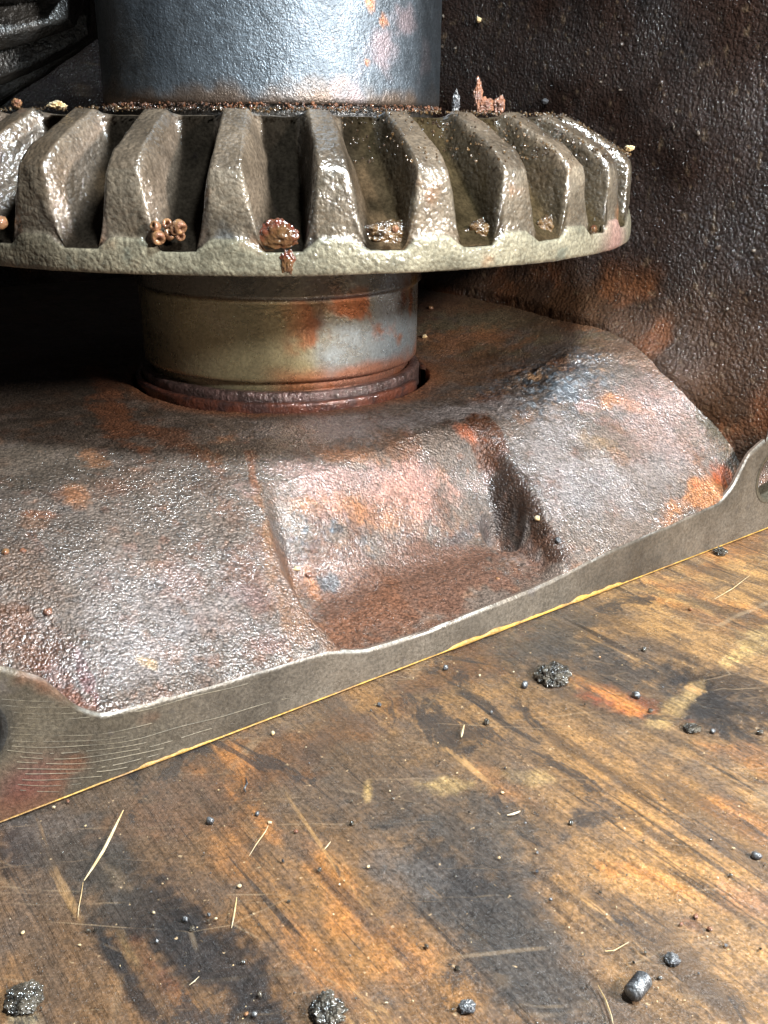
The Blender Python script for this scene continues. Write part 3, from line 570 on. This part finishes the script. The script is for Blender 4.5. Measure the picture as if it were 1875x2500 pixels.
# ------------------------------------------------------------------ steel sleeve standing on the gear
def sleeve_col(V):
    az = np.degrees(np.arctan2(V[:, 0], -V[:, 1]))[:, None]; z = V[:, 2:]
    U = np.c_[V[:, :2], z*.55]; n = fbm(U, 10, 5, 5)[:, None]
    col = np.array([.125, .145, .165])*(1+.7*n)
    m = ss(.1, .45, fbm(U, 7, 5, 6))[:, None]*.5; col = col*(1-m)+np.array([.15, .14, .125])*m
    m = ss(.0, .4, fbm(V, 12, 5, 8)+.45-np.hypot((az[:, 0]-42)/22, (z[:, 0]-1.10)/.12)*.55)[:, None]*.9; col = col*(1-m)+np.array([.30, .24, .25])*m
    m = ss(.1, .3, fbm(V, 26, 4, 9)+.25-np.hypot((az[:, 0]-40)/14, (z[:, 0]-1.22)/.10)*.5)[:, None]*.9; col = col*(1-m)+np.array([.45, .20, .10])*m
    m = ss(1.045, 1.0, z+.035*fbm(V, 22, 4, 10)[:, None])*.8; col = col*(1-m)+np.array([.17, .11, .07])*m
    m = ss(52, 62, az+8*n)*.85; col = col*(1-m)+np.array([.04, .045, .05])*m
    m = ss(.3, .55, fbm(V, 30, 4, 11))[:, None]*.4; col = col*(1-m)+np.array([.06, .065, .07])*m
    return col
slv = thing('steel_sleeve', 'smooth blue grey steel cylinder at the top of the photo', 'sleeve', (GX, GY_, 0))
lathe('sleeve_wall', [(.36, 1.9), (.3985, 1.9), (.3985, 1.008), (.3975, 1.000), (.393, .995), (.33, .993)], M_sleeve, slv, sleeve_col, 420, .0008, 4)
lathe('sleeve_foot', [(.383, .995), (.3835, .9695), (.30, .9695)], M_dark, slv, None, 240, .003, 9)
# ------------------------------------------------------------------ dark pinion at the upper left
def pinion():
    az = math.radians(-98); ax = Vector((math.sin(az), -math.cos(az), 0)); zc = 1.40
    pn = thing('pinion_gear', 'black oily pinion in deep shadow left of the steel sleeve', 'gear', (GX, GY_, 0))
    nt = 15; n = nt*24; a = np.arange(n)*2*np.pi/n; up = Vector((0, 0, 1)); sd = ax.cross(up)
    V = []; G = []
    rows = [(.44, .0, .0), (.44, .20, .20), (.45, .25, .205)]+[(.45+.40*q, .25+.215*q, .205+.15*q) for q in np.linspace(.05, 1, 26)]+[(.86, .45, .35), (.87, .34, .34), (.9, .2, .2), (1.5, .2, .2), (1.5, 0, 0)]
    for d, rt, rr in rows:
        tw = 1.1*(d-.45); u = np.abs(((a-tw)/(2*np.pi/nt)) % 1-.5); x = np.clip((.34-u)/.17, 0, 1); g = x*x*(3-2*x); r = rr+(rt-rr)*g
        for k in range(n):
            p = ax*d+up*(zc+r[k]*math.cos(a[k]))+sd*(r[k]*math.sin(a[k])); V.append(p)
        G.append(g)
    V = np.array([tuple(v) for v in V]); G = np.concatenate(G); V += .004*np.c_[fbm(V, 25, 3, 1), fbm(V, 25, 3, 2), fbm(V, 25, 3, 3)]
    F = grid_faces(len(rows), n, True); rw = F[:, 0]//n; cj = F[:, 0] % n
    dd = np.array([r[0] for r in rows])[rw]; tf = (G[F].max(1) > .02) & (rw >= 2) & (rw < 30)
    num = np.floor((a[cj]-1.1*(dd-.45))/(2*np.pi/nt)).astype(int) % nt
    for k in range(-1, nt):
        sel = ~tf if k < 0 else tf & (num == k)
        f = F[sel]; u, inv = np.unique(f, return_inverse=True)
        mesh('pinion_body' if k < 0 else 'tooth', V[u], inv.reshape(-1, 4), M_dark, pn)
pinion()
# ================================================================== LUMPS, CHIPS AND GRIT
def ico(sub=2):
    bm = bmesh.new(); bmesh.ops.create_icosphere(bm, subdivisions=sub, radius=1); V = np.array([v.co[:] for v in bm.verts]); F = np.array([[v.index for v in f.verts] for f in bm.faces]); bm.free(); return V, F
ICO = {k: ico(k) for k in (1, 2, 3, 4, 5)}
def lump_geo(r, flat=.6, rough=.35, sub=3, seed=0, sc=2.2):
    V, F = ICO[sub]; d = 1+rough*fbm(V+seed*3.1, sc, 4, seed)+rough*.5*np.abs(noise(V+seed, sc*2.6, seed+4)); V = V*d[:, None]
    r = np.array(r if hasattr(r, '__len__') else (r, r, r*flat)); return V*r, F
def lump(name, p, r, m, label, cat, seed=0, flat=.6, rough=.35, rot=0, sub=3, sink=.25, group=None, sc=2.2, parent=None):
    V, F = lump_geo(r, flat, rough, sub, seed, sc); c, s_ = math.cos(rot), math.sin(rot); V = np.c_[V[:, 0]*c-V[:, 1]*s_, V[:, 0]*s_+V[:, 1]*c, V[:, 2]]
    h = (r[2] if hasattr(r, '__len__') else r*flat); V[:, 2] += h*(1-2*sink)
    o = mesh(name, V, F, m, parent, None, sub in (3, 5) and m is not M_bit_dark); o.location = p
    if parent is None: tag(o, label, cat, group)
    return o
def sliver(name, pts, wd, m, label, cat, group=None):
    """thin splinter through world points, tapered, triangular section"""
    pts = [Vector(p) for p in pts]; n = len(pts); V = []; F = []
    for i, p in enumerate(pts):
        d = (pts[min(i+1, n-1)]-pts[max(i-1, 0)]).normalized(); sd = d.cross(Vector((0, 0, 1))).normalized(); w_ = wd*(.15+.85*math.sin(math.pi*(i+.25)/(n-.5)))
        V += [p-sd*w_, p+sd*w_, p+Vector((0, 0, w_*1.2))]
    for i in range(n-1):
        b = i*3; F += [(b, b+3, b+5, b+2), (b+1, b+2, b+5, b+4), (b, b+1, b+4, b+3)]
    o = mesh(name, np.array([tuple(v) for v in V])-np.array(pts[0]), np.array(F), m, None, None, False); o.location = pts[0]; return tag(o, label, cat, group)
def bp(x, y, z=.001): return Vector(on_z(x, y, z))
def upx(x, y): return (Vector(on_z(x+10, y))-Vector(on_z(x, y))).length/10      # units per photo pixel at that spot
# clumps and pellets lying on the bench (photo position, radius, height factor)
bits = [
 ('dirt_clump', 1350, 1655, 42, .55, M_bit_dark, 'black glittering clump of tarry grit on the bench below the middle of the flange', 'dirt clump'),
 ('dirt_clump', 800, 2470, 44, .6, M_bit_dark, 'round black wet clump of grit at the bottom edge of the bench', 'dirt clump'),
 ('dirt_clump', 60, 2440, 46, .4, M_bit_dark, 'crusty dark clump with a pale smear at the lower left corner', 'dirt clump'),
 ('dirt_clump', 1758, 1350, 22, .6, M_bit_dark, 'small black crumbly clump touching the flange edge at the right', 'dirt clump'),
 ('dirt_clump', 1690, 1778, 26, .3, M_bit_dark, 'flat black smeared clump beside the orange worn patch on the right', 'dirt clump'),
 ('metal_bit', 1641, 2345, 24, .6, M_bit_grey, 'rounded grey metal bit just above the ribbed grey pellet', 'metal bit'),
 ('metal_bit', 1141, 2460, 26, .6, M_bit_grey, 'grey metal bit at the bottom right of the big black clump', 'metal bit'),
 ('metal_bit', 1846, 2091, 18, .7, M_bit_grey, 'dark blue grey metal bit near the right edge of the bench', 'metal bit'),
 ('metal_bit', 1281, 1675, 15, .8, M_bit_grey, 'small grey bit standing left of the glittering clump', 'metal bit'),
 ('metal_bit', 1553, 1700, 16, .8, M_bit_grey, 'grey crumb at the head of the red orange stain', 'metal bit'),
 ('metal_bit', 1088, 1632, 11, .8, M_bit_grey, 'tiny grey bit just below the flange edge near the centre', 'metal bit'),
 ('metal_bit', 1188, 1764, 13, .8, M_bit_dark, 'round dark bead with a bright glint in the middle of the bench', 'metal bit'),
 ('metal_bit', 513, 2006, 14, .9, M_bit_grey, 'pale grey crumb with a black shadow right of the long straw', 'metal bit'),
 ('metal_bit', 628, 1988, 10, .8, M_bit_grey, 'tiny grey flake at the bend of the orange scratch', 'metal bit'),
 ('metal_bit', 452, 2245, 12, .7, M_bit_grey, 'small grey flake left of the short upright splinter', 'metal bit'),
 ('metal_bit', 621, 2478, 12, .8, M_bit_grey, 'blue grey crumb at the lower edge left of the big black clump', 'metal bit'),
 ('metal_bit', 926, 1721, 10, .6, M_bit_grey, 'faint grey bit below the flange left of centre', 'metal bit'),
 ('metal_bit', 1588, 1736, 9, .8, M_bit_dark, 'dark bead in the red orange stain', 'metal bit'),
 ('metal_bit', 1573, 1586, 10, .8, M_bit_dark, 'dark speck of grit in the grey stained patch right of centre', 'metal bit'),
 ('metal_bit', 1394, 2010, 9, .9, M_bit_dark, 'round black speck alone on the worn orange wood', 'metal bit'),
 ('metal_bit', 1740, 1786, 11, .7, M_bit_grey, 'grey crumb at the right of the flat black smear', 'metal bit'),
 ('metal_bit', 1117, 2364, 11, .5, M_bit_dark, 'black star shaped crumb low in the middle of the bench', 'metal bit'),
 ('metal_bit', 1856, 1788, 12, .6, M_bit_dark, 'dark red crumb at the far right edge of the wood', 'metal bit'),
 ('metal_bit', 860, 2010, 9, .6, M_bit_dark, 'dark speck in the grey stain left of centre', 'metal bit'),
 ('metal_bit', 722, 2030, 9, .6, M_bit_rust, 'rusty speck on the wood right of the orange scratch', 'metal bit'),
 ('rust_crumb', 1699, 2238, 11, .6, M_bit_rust, 'upper dark red crumb of the group above the grey pellet', 'rust crumb'),
 ('rust_crumb', 1733, 2268, 10, .6, M_bit_rust, 'right hand dark red crumb of the group above the grey pellet', 'rust crumb'),
 ('rust_crumb', 1663, 2256, 8, .6, M_bit_rust, 'left hand dark red crumb of the group above the grey pellet', 'rust crumb'),
 ('rust_crumb', 166, 1957, 8, .6, M_bit_rust, 'orange crumb just under the flange near the left edge', 'rust crumb'),
 ('pale_chip', 584, 2164, 9, .6, M_bit_pale, 'white seed shaped chip above the short upright splinter', 'wood chip'),
 ('pale_chip', 56, 2277, 8, .5, M_bit_pale, 'square cream chip on the brown wood at the far left', 'wood chip'),
 ('pale_chip', 375, 2228, 6, .5, M_bit_pale, 'tiny cream chip in the black stain', 'wood chip'),
 ('pale_chip', 601, 2476, 9, .6, M_bit_brass, 'round yellow crumb at the lower edge beside a blue grey one', 'wood chip'),
 ('pale_chip', 1685, 1488, 8, .8, M_bit_brass, 'bright yellow bead on the orange wood at upper right', 'wood chip'),
 ('pale_chip', 1464, 1605, 5, .8, M_bit_brass, 'small yellow speck in the grey patch under the flange', 'wood chip'),
 ('pale_chip', 666, 1791, 9, .8, M_bit_pale, 'white crumb at the top of the dark streak under the flange', 'wood chip'),
 ('pale_chip', 1226, 1935, 7, .4, M_bit_pale, 'flat pale chip in the middle above the white splinter', 'wood chip'),
 ('pale_chip', 899, 2116, 7, .6, M_bit_pale, 'small pale chip with a dark pit below it', 'wood chip'),
 ('pale_chip', 510, 2234, 8, .7, M_bit_grey, 'grey chip between the flake and the upright splinter', 'wood chip'),
 ('pale_chip', 527, 2243, 6, .7, M_bit_pale, 'tiny white chip close left of the upright splinter', 'wood chip'),
]
for k, (nm, x, y, r, fl, m, lb, ct) in enumerate(bits):
    q = r*upx(x, y)*(.72 if r < 30 else .95); big = r > 20
    lump(nm, bp(x, y), (q*.9, q*(.7 if not big else .95), q*fl), m, lb, ct, k+1, rough=.45 if big else .35, rot=k*1.3, sub=5 if big else 3, sink=.34, sc=2.2 if big else 1.6)
# ribbed pellet
def pellet():
    a = bp(1540, 2430, .010); b = bp(1576, 2385, .010); ax = (b-a); L_ = ax.length; ax.normalize(); sd = ax.cross(Vector((0, 0, 1))).normalized(); up = Vector((0, 0, 1)); n = 24; rows = []
    V = []
    for i in range(41):
        q = i/40; r = .0105*(1+.07*math.sin(q*60))*(1-(.5*max(0, .12-q)/.12))*(1-.35*max(0, q-.9)/.1); c = a+ax*(L_*q)
        for k in range(n):
            t = 2*math.pi*k/n; V.append(c+sd*r*math.cos(t)+up*r*math.sin(t)-a)
    F = grid_faces(41, n, True).tolist(); me = bpy.data.meshes.new('ribbed_pellet'); me.from_pydata([v[:] for v in V], [], F+[list(range(n))[::-1], list(range(40*n, 41*n))]); me.update()
    for p_ in me.polygons: p_.use_smooth = True
    o = link('ribbed_pellet', me, M_bit_grey); o.location = a; tag(o, 'ribbed grey metal pellet lying at an angle on the worn wood at lower right', 'metal pellet')
pellet()
for pts, wd, m, lb, nm in [
  ([(301, 1978), (285, 2010), (268, 2045), (250, 2080), (225, 2120), (205, 2150)], 7, M_bit_pale, 'long pale straw splinter slanting across the black stain at the left', 'straw'),
  ([(203, 2153), (198, 2185), (192, 2216), (190, 2240)], 2.4, M_bit_pale, 'thin pale hair continuing below the long straw splinter', 'straw'),
  ([(578, 2190), (574, 2215), (570, 2240), (565, 2266)], 4.2, M_bit_pale, 'short upright splinter alone left of the middle of the bench', 'wood splinter'),
  ([(1238, 1990), (1250, 1988), (1262, 1984), (1270, 1980)], 5, M_bit_pale, 'short white splinter lying level on the wood right of the middle', 'wood splinter'),
  ([(1126, 1800), (1128, 1788), (1133, 1770)], 6, M_bit_pale, 'white peg shaped splinter just left of the dark bead', 'wood splinter'),
  ([(792, 2074), (800, 2064), (807, 2055)], 3, M_bit_pale, 'tiny cream splinter in the brown area left of centre', 'wood splinter'),
  ([(1465, 2308), (1478, 2322), (1500, 2320), (1535, 2300)], 2.5, M_bit_pale, 'bent straw fragment above and left of the grey pellet', 'straw'),
  ([(1460, 2405), (1478, 2440), (1492, 2480), (1497, 2500)], 4, M_bit_pale, 'pale curved straw at the bottom edge left of the grey pellet', 'straw'),
  ([(608, 2090), (625, 2062), (648, 2030), (655, 2015)], 2.4, M_bit_pale, 'thin pale sliver in the orange bent scratch', 'wood splinter'),
  ([(1745, 1462), (1790, 1436), (1830, 1405)], 1.6, M_bit_pale, 'thin straight pale hair on the bright orange wood at the right', 'straw'),
  ([(600, 1898), (603, 1912), (596, 1926), (600, 1935)], 5, M_bit_grey, 'curled grey swarf crumb below the middle of the flange', 'metal swarf'),
  ([(462, 2405), (475, 2395), (486, 2384)], 2.4, M_bit_pale, 'faint short sliver in the lower part of the black stain', 'wood splinter')]:
    u = upx(*pts[0]); sliver(nm.replace(' ', '_'), [bp(x, y, .003) for x, y in pts], wd*u*.62, m, lb, nm.split()[-1])
# crumbs on the casting
for k, (x, y, r, m, lb) in enumerate([(724, 1392, 10, M_bit_pale, 'white chip at the left foot of the cast pocket'), (755, 1406, 10, M_bit_rust, 'orange crumb beside the white chip in the cast pocket'), (13, 1350, 11, M_bit_brass, 'yellow pebble on the casting at the far left edge'),
   (56, 1349, 9, M_bit_rust, 'rusty pebble beside the yellow one on the casting'), (117, 1496, 12, M_bit_rust, 'tan flake on the casting above the left ear of the flange'), (1311, 1270, 9, M_bit_pale, 'white grain on the dark side of the cast pocket'), (1036, 824, 7, M_bit_pale, 'white grain on the casting close right of the hub'),
   (1052, 754, 7, M_bit_brass, 'yellow grain on the casting behind the hub'), (1362, 1325, 11, M_bit_grey, 'grey crumb low on the dark side of the cast pocket'), (1215, 1575-160, 6, M_bit_brass, 'small yellow grain low in the cast pocket'), (1810, 1065, 30, M_bit_dark, 'black shiny lump wedged between the casting and the right ear of the flange')]):
    p = body_pt(x, y); q = r/F_PX*p.length*.9
    lump('grit_lump' if r > 20 else 'crumb', p, (q, q*.8, q*.7), m, lb, 'crumb', 40+k, rough=.5, rot=k, sub=4 if r > 20 else 3, sink=.2)
# positions on the gear: azimuth (deg), radius, height
def gp(az, rho, z): a = math.radians(az); return Vector((GX+rho*math.sin(a), GY_-rho*math.cos(a), z))
def g_az(x, y, rho, z):      # azimuth on the gear that stands where the photograph shows (x)
    best = min(np.linspace(-70, 85, 800), key=lambda a: abs(_px(gp(a, rho, z))[0]-x)); return best
def _px(p):
    X, Y, Z = p[0], p[1], p[2]-EYE; zc = Y*math.cos(PITCH)-Z*math.sin(PITCH); yc = Y*math.sin(PITCH)+Z*math.cos(PITCH)
    u = X/zc*F_PX; v = -yc/zc*F_PX; c, s = math.cos(ROLL), math.sin(ROLL); return 937.5+u*c-v*s, 1250+u*s+v*c
for k, (x, z, rho, r, m, lb) in enumerate([
   (683, .780, .838, (.027, .015, .025), M_grease, 'wet red brown blob of grease in a gap near the middle of the gear rim'),
   (945, .775, .826, (.044, .016, .022), M_mud, 'brown grease lump with yellow grit at the foot of the gap right of centre'),
   (1180, .775, .824, (.046, .016, .018), M_mud, 'dark grease lump in the wide gap at the right of the gear'),
   (1340, .775, .828, (.036, .014, .020), M_mud, 'black shiny grease lump in the last open gap at the right'),
   (700, .738, .864, (.012, .006, .018), M_grease, 'curled brown grease drip on the gear rim below the red blob')]):
    az = g_az(x, 0, rho, z); lump('grease_lump', gp(az, rho, z), r, m, lb, 'grease', 70+k, rough=.6, rot=math.radians(az), sub=5, sink=.5, sc=1.2)
# cluster of hollow granules caught in a gap
def granule(k, p, r, label):
    n = 14; V = []; rn = random.Random(k); R = Matrix.Rotation(rn.uniform(-.7, .7), 3, 'X') @ Matrix.Rotation(rn.uniform(-.7, .7), 3, 'Z') @ Matrix.Rotation(math.pi/2, 3, 'X')
    rows = [(.35, .2), (.42, .95), (.8, 1.05), (1., .8), (1.05, 0), (.95, -.8), (.5, -1.05), (0.01, -1.1)]
    for rr, h in [(.01, .1)]+rows:
        for i in range(n):
            a = 2*math.pi*i/n; V.append(tuple(R @ Vector((rr*r*math.cos(a), rr*r*math.sin(a), h*r*.8))))
    o = mesh('granule', np.array(V), grid_faces(len(rows)+1, n, True)[:, ::-1], M_bit_brass); o.location = p; tag(o, label, 'granule', 'hollow granules caught in a gap of the gear')
for k, (x, y, r, lb) in enumerate([(385, 578, .0115, 'lower left and largest'), (412, 572, .0100, 'lower middle, with a dark open hole,'), (440, 552, .0110, 'upper right and most orange'), (405, 548, .0085, 'top middle'), (380, 553, .0085, 'upper left'), (436, 575, .0085, 'lower right'), (424, 560, .0075, 'smallest, central')]):
    z = .95-math.tan(PITCH+math.atan((y-1250)/F_PX))*1.72
    az = g_az(x, 0, .866, z); granule(k, gp(az, .866-.01*(k % 2), z), r, lb+' copper coloured granule in the gear gap')
for k, (x, z, r, rho, m, lb) in enumerate([(343, .885, .0065, .835, M_bit_brass, 'single yellow seed stuck on a tooth flank at the left of the gear'), (0, .79, .012, .868, M_bit_brass, 'copper coloured granule at the left edge of the photo on the gear rim'), (965, .79, .007, .874, M_bit_brass, 'bright yellow grain stuck in the grease right of centre'), (1448, .765, .008, .868, M_grease, 'tiny bright red bead on the gear rim at the right')]):
    az = g_az(x, 0, rho, z); lump('granule', gp(az, rho, z), r, m, lb, 'granule', 90+k, rough=.2, flat=1, sub=3, sink=.5)
# upright rust flakes and grime on the top edge of the gear
for k, (x, z, r, rho, m, lb) in enumerate([(1167, 1.012, (.008, .005, .024), .67, M_bit_rust, 'tall reddish rust flake standing up on the top edge of the gear'), (1185, .993, (.020, .01, .012), .67, M_bit_rust, 'low rust flake leaning against the tall one on the gear edge'), (1218, .994, (.011, .008, .014), .68, M_bit_rust, 'second small rust flake right of the tall one'),
    (1112, .996, (.0065, .006, .018), .66, M_bit_grey, 'pointed grey grime spike on the gear edge next to the sleeve'), (1537, .915, (.010, .008, .005), .865, M_bit_pale, 'pale crumb sticking out at the right hand corner of the gear'), (40, .99, (.010, .008, .007), .69, M_bit_brass, 'yellow crumb on the top edge of the gear at the far left'), (140, .985, (.016, .008, .006), .69, M_bit_pale, 'pale crumb on the top edge of the gear near the pinion')]):
    az = g_az(x, 0, rho, z); lump('grime_flake', gp(az, rho, z), r, m, lb, 'grime flake', 110+k, rough=.7, rot=math.radians(az), sub=4, sink=.5, sc=2.6)
def scatter(name, pts, sizes, m, label, cat, seed=0):
    V0, F0 = ICO[1]; rn = np.random.RandomState(seed); Vs = []; Fs = []
    for i, (p, r) in enumerate(zip(pts, sizes)):
        q = V0*(1+.5*(rn.rand(len(V0), 1)-.5))*r*(.6+.8*rn.rand(3)); Vs.append(q+np.array(p)); Fs.append(F0+i*len(V0))
    o = mesh(name, np.vstack(Vs), np.vstack(Fs), m, None, None, False); tag(o, label, cat); o['kind'] = 'stuff'; return o
rn = np.random.RandomState(5)
def bench_pts(n, seed):
    r = np.random.RandomState(seed); out = []
    while len(out) < n:
        x, y = r.uniform(-40, 1915), r.uniform(1300, 2500); p = on_z(x, y, .0015)
        if to_st(p)[1] < -.01: out.append(p)
    return out
scatter('dust_grit', bench_pts(150, 1), rn.gamma(2., .00045, 150)+.0005, M_bit_dark, 'fine dark grit scattered over the stained bench', 'grit', 1)
scatter('sawdust', bench_pts(130, 2), rn.gamma(2., .0003, 130)+.0004, M_bit_pale, 'fine pale sawdust specks scattered over the stained bench', 'sawdust', 2)
scatter('metal_dust', bench_pts(60, 3), rn.gamma(2., .0004, 60)+.0005, M_bit_grey, 'fine grey metal dust scattered over the stained bench', 'dust', 3)
# crust of grime: along the gear's top edge and round the foot of the sleeve
pts = []; sz = []
for i in range(900):
    a = rn.uniform(-75, 80); q = rn.rand(); pts.append(gp(a, .688+.012*rn.rand(), .979+.004*rn.randn()*.5)); sz.append(.0010+.0022*rn.rand()**2)
for i in range(500):
    a = rn.uniform(15, 85); q = rn.rand()**.7; pts.append(gp(a, .70+.15*q, .981-.085*q+.003*rn.rand())); sz.append(.0012+.002*rn.rand()) if False else sz.append(.0012+.0018*rn.rand())
scatter('grime_crust', pts, sz, M_mud, 'brown crust of greasy grime along the top edge of the bevel gear', 'grime', 7)
pts = []; sz = []
for i in range(700):
    a = rn.uniform(-70, 80); pts.append(gp(a, .398+.010*rn.rand(), .985+.012*rn.rand())); sz.append(.0010+.0024*rn.rand()**2)
scatter('rust_crust', pts, sz, M_rustcrust, 'rusty flakes packed in the gap under the steel sleeve', 'rust', 8)

r5 = np.random.RandomState(12); pw = WALL[r5.randint(0, len(WALL), 240)]; ck = fbm(pw, 4, 3, 3) > -.1; pw = pw[ck]
scatter('grease_clods', pw-np.array([.002, .002, 0]), .0014+.0045*r5.rand(len(pw))**3, M_wall_clod, 'small dark grease clods stuck to the dark side wall of the housing', 'grease', 9)
for k, (i, lb) in enumerate([(1175, 'pale grit chip stuck high on the dark wall right of the sleeve'), (1300, 'grey chip stuck on the dark wall above the gear')]):
    x, y = [(1175, 42), (1338, 240)][k]; j = min(range(0, len(WALL), 7), key=lambda q: (_px(WALL[q])[0]-x)**2+(_px(WALL[q])[1]-y)**2)
    lump('grit_chip', Vector(WALL[j])-Vector((.006, .006, 0)), .008, M_bit_pale if k == 0 else M_bit_grey, lb, 'chip', 150+k, rough=.6, flat=.9, sub=3, sink=.5)
